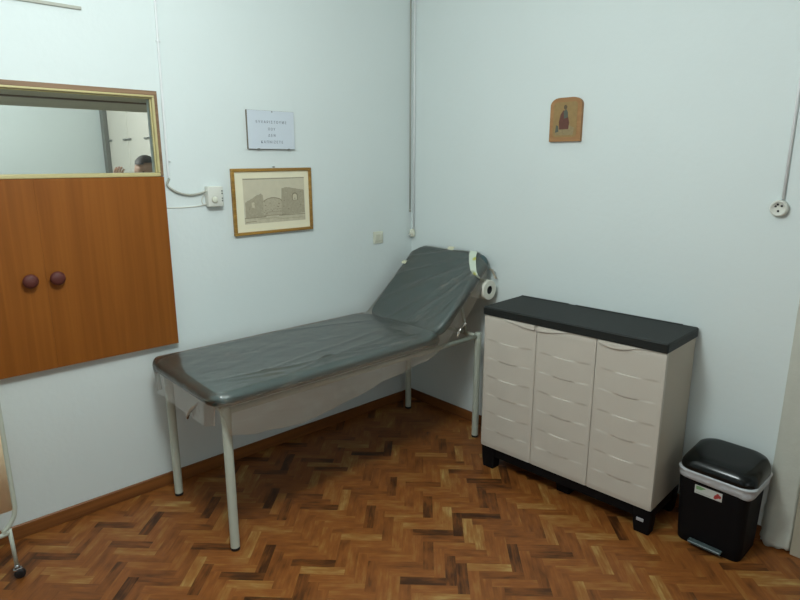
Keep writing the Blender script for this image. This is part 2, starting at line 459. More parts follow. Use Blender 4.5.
# ------------------------------------------------------------------ things on the left wall
# sign
SY0, SY1, SZ0, SZ1 = -1.229, -.938, 1.763, 1.966
w = thing('sign', (0, (SY0+SY1)/2, SZ0), 'small white sign with four lines of grey Greek lettering', 'sign')
b = NB(); box(b, .001, .016, SY0, SY1, SZ0, SZ1, .001); obj('backing_board', b, M['sign_edge'], w)
b = NB(); box(b, .016, .019, SY0+.001, SY1-.001, SZ0+.001, SZ1-.001, .0006); board = obj('face_sheet', b, M['sign_board'], w)
yc = (SY0+SY1)/2
for k, (txt, wd, z) in enumerate((('ΕΥΧΑΡΙΣΤΟΥΜΕ', .190, 1.905), ('ΠΟΥ', .044, 1.868), ('ΔΕΝ', .044, 1.835), ('ΚΑΠΝΙΖΕΤΕ', .136, 1.800))):
    cu = bpy.data.curves.new('lettering', 'FONT'); cu.body = txt; cu.size = .0195; cu.extrude = .0003
    cu.align_x = 'CENTER'; cu.align_y = 'CENTER'; cu.space_character = 1.6
    t = bpy.data.objects.new('lettering', cu); C.objects.link(t)
    bpy.context.view_layer.update()
    sc_ = wd/max(t.dimensions.x, .001)
    me = bpy.data.meshes.new_from_object(t); bpy.data.objects.remove(t)
    me.transform(Matrix.Translation((.0193, yc, z)) @ Matrix(((0, 0, 1, 0), (1, 0, 0, 0), (0, 1, 0, 0), (0, 0, 0, 1))) @ Matrix.Diagonal((sc_, 1, 1, 1)))
    b = NB(); b.from_mesh(me); bpy.data.meshes.remove(me)
    obj('lettering', b, M['ink'], w)
b = NB(); lathe(b, [(.003, 0), (.003, .004), (.001, .005)], (.018, yc+.005, SZ1-.006), (1, 0, 0), 10); obj('nail', b, M['grey_plastic'], w)
for yy in (SY0+.06, SY1-.04):
    b = NB(); box(b, .014, .021, yy-.008, yy+.008, SZ0-.003, SZ0+.004, .001); obj('clip', b, M['grey_plastic'], w)

# framed print of a ruin (tilted a touch on its nail)
PY0, PY1, PZ0, PZ1 = -1.339, -.832, 1.302, 1.661
w = thing('framed_picture', (0, (PY0+PY1)/2, PZ0), 'gold framed sepia print of ruined walls and an arch', 'picture')
b = NB(); fw = .017
box(b, .002, .022, PY0, PY1, PZ1-fw, PZ1, .003); box(b, .002, .022, PY0, PY1, PZ0, PZ0+fw, .003)
box(b, .002, .022, PY0, PY0+fw, PZ0+fw, PZ1-fw, .003); box(b, .002, .022, PY1-fw, PY1, PZ0+fw, PZ1-fw, .003)
obj('picture_frame', b, M['picframe'], w)
b = NB(); box(b, .004, .012, PY0+fw-.002, PY1-fw+.002, PZ0+fw-.002, PZ1-fw+.002); obj('mount', b, M['mount'], w)
IY0, IY1, IZ0, IZ1 = PY0+.066, PY1-.048, PZ0+.060, PZ1-.052
def pt(u, v): return (IY0+(IY1-IY0)*u, IZ0+(IZ1-IZ0)*v)
sky = mat('print_sky', srgb(202, 194, 170), .6, var=.10, scale=22)
stone = mat('print_stone', srgb(166, 157, 134), .6, var=.22, scale=75)
stone2 = mat('print_stone_light', srgb(178, 169, 146), .6, var=.2, scale=85)
ground = mat('print_ground', srgb(192, 183, 158), .6, var=.25, scale=45)
dk = mat('print_line', srgb(136, 127, 106), .6, var=.2, scale=50)
hi = mat('print_light', srgb(198, 190, 164), .6, var=.06, scale=50)
b = NB()
def poly(pts, x, mi):
    f = b.faces.new([b.verts.new((x, *pt(u, v))) for u, v in pts]); f.material_index = mi
def jag(pts, amp, seed):
    out = []
    for (a, c), (d, e) in zip(pts, pts[1:]):
        for k in range(6):
            t = k/6; out.append((a+(d-a)*t, c+(e-c)*t+amp*noise.noise(Vector((a*40+t*7, seed, c*9)))))
    return out+[pts[-1]]
box(b, .012, .0124, IY0, IY1, IZ0, IZ1, mi=0)
poly([(0, 0), (1, 0), (1, .16), (0, .14)], .0125, 3)
poly([(.02, .13)]+jag([(.02, .48), (.10, .53), (.20, .62), (.27, .66), (.30, .62), (.31, .50), (.36, .52)], .02, 1)+[(.34, .13)], .0126, 1)
poly([(.30, .16)]+[(.30+.32*k/16, .47+.10*math.sin(PI*k/16)) for k in range(17)]+[(.64, .17)], .0127, 2)
poly([(.60, .15)]+jag([(.60, .50), (.61, .76), (.70, .78), (.80, .755), (.90, .72), (.99, .70)], .015, 5)+[(.995, .17)], .0128, 1)
poly([(.78, .47)]+[(.83-.05*math.cos(PI*k/10), .58+.07*math.sin(PI*k/10)) for k in range(11)]+[(.88, .47)], .0130, 4)
poly([(.795, .48)]+[(.83-.035*math.cos(PI*k/10), .57+.05*math.sin(PI*k/10)) for k in range(11)]+[(.865, .48)], .0131, 5)
poly([(.12, .36), (.12, .46), (.15, .48), (.165, .45), (.165, .35)], .0130, 5)
for k in range(12):
    a = PI*k/12; c = PI*(k+1)/12
    poly([(.46-.15*math.cos(a), .47+.09*math.sin(a)), (.46-.15*math.cos(c), .47+.09*math.sin(c)), (.46-.14*math.cos(c), .46+.085*math.sin(c)), (.46-.14*math.cos(a), .46+.085*math.sin(a))], .0130, 4)
for (u0, u1, v, t) in ((.0, .34, .135, .014), (.3, .66, .165, .012), (.55, 1, .15, .014), (.02, .18, .05, .012), (.2, .6, .10, .006), (.5, .95, .07, .006), (.3, .62, .24, .008), (.36, .6, .30, .006), (0, 1, .985, .015)):
    poly([(u0, v-t), (u1, v-t*.6), (u1, v+t*.3), (u0, v)], .0132, 4)
random.seed(3)
for k in range(70):
    u = random.uniform(.03, .97); vt = .42 if u < .6 else .68
    v = random.uniform(.17, vt); s = random.uniform(.01, .03)
    if .33 < u < .6: v = random.uniform(.17, .45)
    poly([(u, v), (u+s, v-.006), (u+s, v+.012), (u+s*.2, v+.018)], .01305+.00001*k, random.choice((1, 2, 4, 2)))
obj('print', b, [sky, stone, stone2, ground, dk, hi], w)
b = NB(); lathe(b, [(.003, -.012), (.003, .008), (.001, .009)], (.014, (PY0+PY1)/2+.01, PZ1+.006), (1, 0, 0), 10); obj('nail', b, M['grey_plastic'], w)
w.rotation_euler = (0.006, 0, 0)

# surface-mounted electric box with cable
w = thing('electric_box', (0, -1.435, 1.467), 'white surface-mounted electric box with round dial left of the framed picture', 'electric box')
b = NB(); box(b, .0, .042, -1.488, -1.404, 1.468, 1.572, .005, 3); obj('housing', b, M['white_plastic'], w, auto=40)
b = NB(); lathe(b, [(.017, .0), (.017, .004), (.014, .009), (.013, .010), (.001, .010)], (.042, -1.454, 1.504), (1, 0, 0)); obj('dial', b, M['cream_plastic'], w)
for z in (1.548, 1.535, 1.51, 1.498):
    b = NB(); box(b, .040, .044, -1.415, -1.407, z-.004, z+.004, .001, 1); obj('vent_slot', b, M['grey_plastic'], w)
# conduit down the wall to the window corner and sagging cable
b = NB(); tube(b, [(.008, -1.662, H-.003), (.008, -1.664, 2.4), (.008, -1.669, 2.0), (.008, -1.672, 1.62)], .006, 10)
for z in (2.25, 1.70): box(b, 0, .013, -1.675, -1.655, z-.003, z+.003, .001)
solo('wall_conduit', b, M['conduit'], (.0, -1.667, 1.62), 'thin white conduit running down the wall beside the window', 'conduit', auto=50)
b = NB()
P = [(.008, -1.668, 1.615), (.006, -1.680, 1.585), (.012, -1.660, 1.562), (.012, -1.625, 1.543), (.012, -1.575, 1.532), (.012, -1.53, 1.535), (.015, -1.495, 1.545), (.02, -1.486, 1.55)]
def smoothpath(P, n=6):
    P = [Vector(p) for p in P]; out = []
    for i in range(len(P)-1):
        p0, p1, p2, p3 = P[max(i-1, 0)], P[i], P[i+1], P[min(i+2, len(P)-1)]
        for k in range(n):
            t = k/n
            out.append(.5*((2*p1)+(-p0+p2)*t+(2*p0-5*p1+4*p2-p3)*t*t+(-p0+3*p1-3*p2+p3)*t**3))
    return out+[P[-1]]
tube(b, smoothpath(P), .0055, 8)
solo('cable', b, M['cable'], (0, -1.575, 1.532), 'grey cable sagging from the window corner to the electric box', 'cable')
b = NB(); tube(b, smoothpath([(.001, -1.706, 1.472), (.0015, -1.62, 1.470), (.0015, -1.54, 1.472), (.006, -1.50, 1.478), (.012, -1.488, 1.484)]), .003, 8)
tube(b, smoothpath([(.006, -1.50, 1.478), (.006, -1.508, 1.50), (.006, -1.498, 1.525), (.012, -1.488, 1.535)]), .0028, 8)
solo('cable', b, M['white_plastic'], (0, -1.58, 1.47), 'thin white wire running level into the bottom of the electric box', 'cable')
# light switch
w = thing('light_switch', (0, -.309, 1.17), 'small square cream light switch low on the wall above the couch', 'light switch')
b = NB(); box(b, 0, .010, -.349, -.270, 1.168, 1.247, .003); obj('switch_plate', b, M['cream_plastic'], w)
for y in (-.328, -.292):
    b = NB(); box(b, .010, .015, y-.015, y+.015, 1.185, 1.232, .003); obj('rocker', b, M['cream_plastic'], w)
# cable trunk at the top left
b = NB(); box(b, -.002, .012, -3.2, -1.986, 2.334, 2.347, .002)
solo('level_conduit', b, M['cable'], (0, -2.4, 2.335), 'level white conduit ending above the window at the top left', 'conduit')
# cables down the corner
b = NB(); tube(b, [(.006, -.020, H-.003), (.006, -.021, 2.2), (.006, -.020, 1.37)], .004, 8)
lathe(b, [(.006, 0), (.007, .008), (.004, .016)], (.006, -.020, 1.36), (0, 0, 1), 10)
solo('corner_wire', b, M['cable'], (0, -.02, 1.36), 'thin grey wire down the left wall at the room corner', 'wire')
b = NB(); tube(b, [(.034, -.008, H-.003), (.032, -.008, 2.2), (.030, -.008, 1.245)], .006, 10)
solo('corner_conduit', b, M['conduit'], (.03, 0, 1.245), 'thin white conduit down the room corner ending in a small socket', 'conduit')
w = thing('corner_socket', (.03, 0, 1.19), 'small cream cable outlet at the bottom of the corner conduit', 'socket')
b = NB(); lathe(b, [(.014, 0), (.019, .006), (.020, .03), (.016, .048), (.010, .054)], (.03, -.021, 1.19), (0, 0, 1), 20); obj('socket_body', b, M['cream_plastic'], w)
b = NB(); lathe(b, [(.008, 0), (.008, .006), (.005, .012)], (.03, -.0405, 1.208), (0, -1, 0), 14); obj('socket_cap', b, M['white_plastic'], w)

# ------------------------------------------------------------------ things on the back wall
w = thing('icon_plaque', (1.182, 0, 1.80), 'small wooden icon with a rounded top on the back wall', 'icon')
b = NB(); ix0, ix1, iz0, iz1 = 1.089, 1.275, 1.800, 2.022
def arch(x0, x1, z0, z1, r):
    pts = [(x0, z0), (x1, z0)]
    for k in range(9): a = PI/2*k/8; pts.append((x1-r+r*math.cos(a), z1-r*.7+r*.7*math.sin(a)))
    for k in range(9): a = PI/2+PI/2*k/8; pts.append((x0+r+r*math.cos(a), z1-r*.7+r*.7*math.sin(a)))
    return pts
def prism(bm, pts, ya, yb, mi=0):
    a = [bm.verts.new((x, ya, z)) for x, z in pts]; c = [bm.verts.new((x, yb, z)) for x, z in pts]
    f1 = bm.faces.new(a); f2 = bm.faces.new(c[::-1]); f1.material_index = f2.material_index = mi
    for k in range(len(pts)):
        bm.faces.new((a[k], a[(k+1) % len(pts)], c[(k+1) % len(pts)], c[k])).material_index = mi
prism(b, arch(ix0, ix1, iz0, iz1, .055), .002, -.020)
obj('plaque', b, wood('icon_wood', srgb(150, 108, 68), srgb(172, 128, 84), 'X', 14, .5, .2), w)
b = NB()
prism(b, rrect(1.111, 1.252, 1.823, 2.000, .018), -.020, -.0214, 0)
prism(b, [(1.128, 1.832), (1.232, 1.832), (1.240, 1.868), (1.20, 1.885), (1.15, 1.878), (1.122, 1.862)], -.0214, -.0218, 1)
prism(b, [(1.150, 1.862), (1.146, 1.90), (1.155, 1.938), (1.170, 1.958), (1.188, 1.955), (1.198, 1.93), (1.208, 1.895), (1.204, 1.862)], -.0218, -.0224, 2)
prism(b, [(1.176, 1.915), (1.172, 1.950), (1.186, 1.966), (1.197, 1.948), (1.199, 1.922)], -.0224, -.0229, 3)
prism(b, [(1.182+.010*math.cos(2*PI*k/14), 1.973+.012*math.sin(2*PI*k/14)) for k in range(14)], -.0224, -.0230, 4)
prism(b, [(1.126, 1.846), (1.130, 1.885), (1.142, 1.880), (1.146, 1.85)], -.0218, -.0222, 3)
obj('painting', b, [mat('icon_ground', srgb(150, 122, 76), .5, var=.2, scale=40), mat('icon_rocks', srgb(146, 128, 92), .5, var=.3, scale=70),
    mat('icon_robe', srgb(98, 58, 46), .5, var=.25, scale=50), mat('icon_cloak', srgb(84, 88, 76), .5, var=.2, scale=60), mat('icon_head', srgb(96, 78, 56), .5)], w)
b = NB(); tube(b, [(2.2296, -.007, 1.545), (2.2296, -.007, 2.0), (2.2296, -.007, H-.003)], .0062, 10)
solo('wall_conduit', b, M['conduit'], (2.2296, 0, 1.545), 'thin white conduit rising from the round socket on the right', 'conduit')
w = thing('round_socket', (2.222, 0, 1.508), 'round white wall socket with dark holes at the right edge', 'socket')
b = NB(); lathe(b, [(.031, 0), (.034, .004), (.034, .022), (.031, .028), (.026, .029), (.024, .024), (.001, .024)], (2.222, 0, 1.508), (0, -1, 0), 30); obj('socket_body', b, M['white_plastic'], w)
for dx, dz in ((-.011, .008), (.011, .010), (0, -.011), (-.004, .016)):
    b = NB(); lathe(b, [(.0045, 0), (.0045, .002), (.001, .0021)], (2.222+dx, -.0235, 1.508+dz), (0, -1, 0), 12); obj('hole', b, M['dark_hole'], w)

# ------------------------------------------------------------------ examination couch
LX0, LX1, LY0, LY1 = .143, .755, -1.814, -.161
w = thing('examination_couch', (.449, -1.0, 0), 'examination couch with dark green vinyl, white legs and clear plastic wrapping', 'couch')
PB, PT = .688, .752
CX0, CX1, CY0, HY = .080, .795, -1.882, -.49
BX_0, BX_1 = .11, .755
b = NB(); cushion(b, CX0, CX1, CY0, HY+.012, PB, PT, .105, .046); obj('seat_cushion', b, M['vinyl'], w)
ANG = math.radians(42.5); BL = .63
Rm = Matrix.Translation((0, HY+.006, PB+.005)) @ Matrix.Rotation(ANG, 4, 'X')
b = NB(); cushion(b, BX_0, BX_1, 0.0, BL, 0, .058, .10, .036, Rm); obj('backrest', b, M['vinyl'], w)
def bpnt(x, s, h): return Rm @ Vector((x, s, h))
# underside boards
b = NB(); box(b, CX0+.05, CX1-.05, CY0+.05, HY-.01, PB-.012, PB+.001); obj('underside_board', b, M['underboard'], w)
# tubular frame
b = NB(); zf = .662
tube(b, [(LX1, LY0, zf), (LX1, LY1, zf)], .0135, 12); tube(b, [(LX0, LY0, zf), (LX0, LY1, zf)], .0135, 12)
for y in (LY0, LY1, HY-.03): tube(b, [(LX0, y, zf), (LX1, y, zf)], .012, 12)
for x in (LX0+.04, LX1-.04, .45): tube(b, [(x, LY0, PB-.012), (x, HY, PB-.012)], .010, 8)
obj('frame', b, M['legs'], w)
for x, y in ((LX0, LY0), (LX1, LY0), (LX0, LY1), (LX1, LY1)):
    b = NB(); top = .688
    lathe(b, [(.0205, .012), (.0205, .615), (.0225, .616), (.0225, top-.016), (.017, top-.004), (.001, top)], (x, y, 0), (0, 0, 1), 20)
    l = obj('leg', b, M['legs'], w, auto=40)
    b = NB(); lathe(b, [(.0205, 0), (.0212, .004), (.0212, .012), (.0205, .014)], (x, y, 0), (0, 0, 1), 20); obj('rubber_foot', b, M['rubber'], l)
b = NB()
for x in (.2, .69):
    a = bpnt(x, .30, -.01); tube(b, [a, (x, LY1-.03, zf)], .010, 10)
tube(b, [bpnt(.2, .30, -.012), bpnt(.69, .30, -.012)], .010, 10)
for x in (.2, .69): tube(b, [bpnt(x, .02, -.010), bpnt(x, .56, -.010)], .009, 10)
obj('backrest_support', b, M['legs'], w)
b = NB()
vb = [bpnt(x, s, h) for h in (-.003, .004) for x, s in ((BX_0+.05, .04), (BX_1-.05, .04), (BX_1-.05, BL-.05), (BX_0+.05, BL-.05))]
vv = [b.verts.new(v) for v in vb]
for f in ((0, 1, 2, 3), (7, 6, 5, 4), (0, 4, 5, 1), (1, 5, 6, 2), (2, 6, 7, 3), (3, 7, 4, 0)): b.faces.new([vv[i] for i in f])
obj('backrest_board', b, M['underboard'], w)

# plastic wrapping: one sheet laid over the flat part, bridging the hinge, over the backrest, with hanging sides
def film_sheet():
    bm = NB(); st = []
    def N_(x, y, z): return noise.noise(Vector((x, y, z)))
    nb = Vector((-math.sin(ANG), math.cos(ANG))); lift = .005
    # stations: (hugging y, z), (bridged y, z), normal, x0, x1, near skirt, far skirt
    def add(p, q, n, x0, x1, skn, skf): st.append((p[0], p[1], q[0], q[1], n[0], n[1], x0, x1, skn, skf))
    X0, X1_ = CX0-.005, CX1+.005
    for k in range(8):
        t = k/7; p = (CY0-.007, .60+(PT-.05-.60)*t); i = .08-.02*t; add(p, p, (-1, 0), X0+i, X1_-i, .004, .004)
    for k in range(1, 7):
        a = PI/2*k/6; p = (CY0+.042-.049*math.cos(a), PT-.044+.049*math.sin(a)); i = .06*(1-k/6)**1.5; add(p, p, (-math.cos(a), math.sin(a)), X0+i, X1_-i, .02+.06*k/6, .02+.03*k/6)
    ya, yb = CY0+.055, HY-.16; n = 96
    def sk(y): 
        t = (y-CY0)/(HY-CY0); return .115+.085*math.exp(-((t-.30)/.30)**2)-.05*max(0, t-.5)
    for k in range(n):
        y = ya+(yb-ya)*k/(n-1); p = (y, PT+lift); add(p, p, (0, 1), X0, X1_, sk(y), .05)
    # crease: hugging curve and taut bridge
    p0 = Vector((yb, PT+lift)); p1 = Vector((HY-.012, PT+lift)); p3 = Vector(bpnt(0, .26, .058+lift).yz)
    for k in range(1, 30):
        t = k/30
        if t < .42: u = t/.42; h = p0.lerp(p1+Vector((-.02, 0)), u); d = Vector((1, 0))
        elif t < .52:
            u = (t-.42)/.10; a0 = p1+Vector((-.02, 0)); a2 = p1+Vector((math.cos(ANG), math.sin(ANG)))*.02+Vector((-.0, 0)); h = (1-u)**2*a0+2*u*(1-u)*p1+u*u*a2; d = (2*(1-u)*(p1-a0)+2*u*(a2-p1)).normalized()
        else: u = (t-.52)/.48; a2 = p1+Vector((math.cos(ANG), math.sin(ANG)))*.02; h = a2.lerp(p3, u); d = (p3-a2).normalized()
        q = p0.lerp(p3, t); m = p0.lerp(p1, t).lerp(p1.lerp(p3, t), t); q = q.lerp(m, .35)
        w_ = t*t*(3-2*t)
        add(h, q, (-d.y, d.x), X0+(BX_0-.004-X0)*w_, X1_+(BX_1+.004-X1_)*w_, sk(HY)+.03*t, .04)
    for k in range(60):
        t = k/59; s = .26+(BL-.04-.26)*t; q = bpnt(0, s, .058+lift); i = .05*max(0, (s-BL+.09)/.05)**2 if s > BL-.09 else 0
        add((q.y, q.z), (q.y, q.z), nb, BX_0-.004+i, BX_1+.004-i, .13-.075*t, .05)
    for k in range(1, 7):
        a = PI/2*k/6; s = BL-.04+.046*math.sin(a); h = .058+lift-.042*(1-math.cos(a)); q = bpnt(0, s, h)
        nn = nb*math.cos(a)+Vector((math.cos(ANG), math.sin(ANG)))*math.sin(a)
        add((q.y, q.z), (q.y, q.z), nn, BX_0+.05+.02*k/6, BX_1-.05-.02*k/6, .04, .04)
    for k in range(1, 6):
        t = k/5; q = bpnt(0, BL+.008+.006*t, .018-.10*t); add((q.y, q.z), (q.y, q.z), (.7, .5), BX_0+.07, BX_1-.07, .02, .02)
    # folds: straight ridges running over the backrest and seat, in (x, y) with height
    folds = [((.72, -.10), (.16, -.42), .006), ((.73, -.13), (.30, -.52), .005), ((.70, -.08), (.14, -.27), .005), ((.74, -.16), (.48, -.50), .007), ((.75, -.20), (.60, -.50), .006),
             ((.60, -.06), (.13, -.16), .005), ((.74, -.25), (.66, -.52), .007), ((.55, -.20), (.25, -.34), .004),
             ((.60, -.62), (.74, -1.45), .004), ((.72, -.60), (.70, -1.30), .006), ((.50, -.72), (.66, -1.62), .003), ((.78, -.80), (.62, -1.75), .004), ((.3, -.6), (.12, -1.2), .0025), ((.66, -1.75), (.72, -1.50), .003)]
    rings = []; S = 0; prev = None
    for si, (hy, hz, qy, qz, ny, nz, x0, x1, skn, skf) in enumerate(st):
        if prev: S += math.hypot(hy-prev[0], hz-prev[1])
        prev = (hy, hz); row = []; re = .036
        def pos(x, off):
            f = (x-x0)/(x1-x0); f = max(0, min(1, (f-.45)/.55)); f = f*f*(3-2*f)
            return Vector((x, hy+(qy-hy)*f+ny*off, hz+(qz-hz)*f+nz*off))
        # far side
        for k in range(4):
            t = k/4; v = pos(x0, -re); v.z -= skf*(1-t); v.x -= .004*(1-t); row.append(v)
        for k in range(5):
            a = PI/2*k/5; row.append(pos(x0+re*(1-math.cos(a)), -re+re*math.sin(a)))
        NT = 54
        for k in range(NT+1):
            x = x0+re+(x1-x0-2*re)*k/NT
            wv = .0012*N_(x*7, S*5, 0)+.0010*N_(x*18+S*6, S*9, 2)
            for (ax, ay), (bx, by), hh in folds:
                dx, dy = bx-ax, by-ay; L2 = dx*dx+dy*dy; tt = ((x-ax)*dx+(hy-ay)*dy)/L2
                if -.05 < tt < 1.05:
                    ox, oy = ax+dx*tt-x, ay+dy*tt-hy; ox += .012*N_(S*4, ax*9, by*7)
                    ds = math.hypot(ox, oy); wv += 1.5*hh*math.exp(-(ds/.009)**2)*min(1, max(0, tt+.05)*8)*min(1, max(0, 1.05-tt)*8)
            row.append(pos(x, wv))
        for k in range(1, 6):
            a = PI/2*(1-k/5); row.append(pos(x1-re*(1-math.cos(a)), -re+re*math.sin(a)))
        base = row[-1].copy()
        for k in range(1, 15):
            t = k/14; dz = max(skn, .001)*t
            wx = .018*t*N_(S*5, t*1.5, 7)+.007*t*N_(S*17, t*3, 2)+.003*N_(S*40, t*4, 5)*t
            row.append(base+Vector((.004*t+wx, .006*N_(S*6, t*2, 9)*t, -dz+.010*t*N_(S*7, 3, 3))))
        rings.append([bm.verts.new(v) for v in row])
    for a, c in zip(rings, rings[1:]):
        for k in range(len(a)-1):
            f = bm.faces.new((a[k], a[k+1], c[k+1], c[k])); f.smooth = True; f.material_index = 1 if k >= len(a)-15 or k < 4 else 0
    return bm
fo = obj('plastic_wrapping', film_sheet(), [M['film'], M['film_side']], w, smooth=True); fo['label'] = 'clear wrinkled plastic wrapping'
# gathered film end hanging at the left corner, and at the hinge side
def scrap(pts, wd, seed):
    bm = NB(); prev = None
    P = smoothpath(pts, 5)
    for i, p in enumerate(P):
        t = i/(len(P)-1); r = []
        for k in range(6):
            s = k/5-.5; r.append(bm.verts.new(p+Vector((wd*s, .010*math.sin(s*14+seed+t*4), .004*math.cos(s*9+t*7)))*(1-.5*t)))
        if prev:
            for k in range(5): bm.faces.new((prev[k], prev[k+1], r[k+1], r[k])).smooth = True
        prev = r
    return bm
obj('plastic_knot', scrap([(.622, -1.880, .675), (.60, -1.892, .65), (.565, -1.900, .61), (.555, -1.900, .59)], .022, 1), M['film_white'], w)
obj('plastic_knot', scrap([(.735, -.035, 1.06), (.75, -.022, 1.035), (.765, -.014, 1.0)], .035, 2), M['film_white'], w)
obj('plastic_knot', scrap([(.775, -.30, .775), (.77, -.34, .74), (.765, -.36, .70)], .012, 3), M['film_white'], w)
# bits of tape
def strip(pts, hw, wdir=(1, 0, 0)):
    bm = NB(); d = Vector(wdir).normalized(); rows = []
    for i, p in enumerate(pts):
        p = Vector(p); h = hw[i] if isinstance(hw, (list, tuple)) else hw
        rows.append([bm.verts.new(p-d*h), bm.verts.new(p+d*h)])
    for a, c in zip(rows, rows[1:]): bm.faces.new((a[0], a[1], c[1], c[0]))
    return bm
def tape_mat():
    m, nt, bs = newmat('printed_tape'); N = nt.nodes.new; L = nt.links.new
    tc = N('ShaderNodeTexCoord'); v = N('ShaderNodeTexVoronoi'); v.inputs['Scale'].default_value = 17
    L(tc.outputs['Object'], v.inputs['Vector'])
    r = N('ShaderNodeValToRGB'); r.color_ramp.elements[0].position = .16; r.color_ramp.elements[0].color = srgb(190, 190, 76)
    r.color_ramp.elements[1].position = .34; r.color_ramp.elements[1].color = srgb(204, 214, 196)
    L(v.outputs['Distance'], r.inputs['Fac']); L(r.outputs['Color'], bs.inputs['Base Color']); bs.inputs['Roughness'].default_value = .35
    return m
M['tape'] = tape_mat()
ts = [bpnt(.625, BL+.012, .03), bpnt(.627, BL-.010, .066), bpnt(.648, BL-.05, .0725), bpnt(.688, BL-.11, .0735), bpnt(.722, BL-.155, .070), bpnt(.745, BL-.175, .058), bpnt(.764, BL-.180, .040), Vector((.776, -.135, 1.0))]
b = strip(ts, [.028, .028, .028, .026, .024, .020, .014, .010]); t_ = obj('tape_strip', b, M['tape'], w); t_['label'] = 'pale tape strip printed with yellow marks'
for s0, x, sx in ((BL-.17, .135, .04), (BL-.004, .44, .05)):
    b = strip([bpnt(x, s0-.02, .064), bpnt(x, s0+.0, .068), bpnt(x+.005, s0+.012, .058)], sx/2)
    obj('tape_scrap', b, mat('cream_tape', srgb(206, 204, 176), .4), w)

# paper roll carried behind the head end
RC = Vector((.0, -.098, .944))
w2 = thing('paper_roll', (.56, RC.y, RC.z-.062), 'white paper roll with a dark core hanging behind the raised backrest', 'paper roll')
b = NB(); x0, x1 = .32, .785
rin, rout = .026, .060
lathe(b, [(rin, 0), (rin+.001, 0), (rout-.002, 0), (rout, .002), (rout, x1-x0-.002), (rout-.002, x1-x0), (rin, x1-x0), (rin, 0)], (x0, RC.y, RC.z), (1, 0, 0), 36, cap=False)
obj('roll', b, M['paper'], w2, auto=35)
b = NB(); lathe(b, [(rin-.0005, 0), (rin-.0005, x1-x0-.004), (rin-.003, x1-x0-.004), (rin-.004, x1-x0-.03), (.001, x1-x0-.03)], (x0, RC.y, RC.z), (1, 0, 0), 24); obj('core', b, M['rubber'], w2)
b = NB(); tube(b, [(x0-.03, RC.y, RC.z), (x1-.032, RC.y, RC.z)], .006, 8)
p = bpnt(x0-.03, .46, -.003); tube(b, [(x0-.03, RC.y, RC.z), p], .006, 8)
obj('roll_holder', b, M['rubber'], w)   # the rod belongs to the couch

# ------------------------------------------------------------------ three-door plastic cabinet
CA = .0473; CO = Vector((1.012, -.4205, 0)); CW, CD = .9660, .358
Z0, Z1 = .129, .900
CM = Matrix.Translation(CO) @ Matrix.Rotation(CA, 4, 'Z')
def cobj(name, bm, m, parent, **kw):
    bmesh.ops.transform(bm, matrix=CM, verts=bm.verts)
    return obj(name, bm, m, parent, **kw)
w = thing('storage_cabinet', tuple(CM @ Vector((CW/2, CD/2, 0))), 'low off-white plastic cabinet with three moulded doors and black top', 'cabinet')
b = NB(); box(b, .002, CW-.002, .026, CD, Z0, Z1-.002, .003); cobj('cabinet_body', b, M['cab_side'], w)
# black top, slight overhang with a scooped back rim
b = NB()
loft(b, [(-.004, CW+.004, -.006, CD+.002, .006, Z1-.004), (-.006, CW+.006, -.008, CD+.002, .008, Z1), (-.006, CW+.006, -.008, CD+.002, .008, Z1+.034), (-.001, CW+.001, -.003, CD+.001, .006, Z1+.040)], 3, smooth=False)
cobj('cabinet_top', b, M['black_top'], w)
b = NB(); box(b, 0, .30, CD-.012, CD+.001, Z1+.038, Z1+.043, .002); box(b, .34, .90, CD-.012, CD+.001, Z1+.038, Z1+.043, .002)
cobj('back_rim', b, M['black_top'], w)
# plinth and feet
b = NB(); box(b, .006, CW-.006, .022, CD-.002, .072, Z0, .002); cobj('plinth', b, M['black'], w)
for x in (.0, CW/2-.0425, CW-.085):
    for y in (.012 if x < .1 or x > CW-.1 else .07, CD-.075):
        b = NB(); loft(b, [(x+.008, x+.080, y+.004, y+.066, .008, 0), (x+.002, x+.084, y, y+.07, .008, .05), (x, x+.085, y-.002, y+.072, .008, Z0-.002)], 3)
        cobj('foot', b, M['black'], w, auto=40)
b = NB(); 
bb = box(b, CW-.064, CW-.030, .008, .0125, .062, .078, .002); o_ = cobj('badge', b, M['silver'], w); o_['label'] = 'small silver badge'
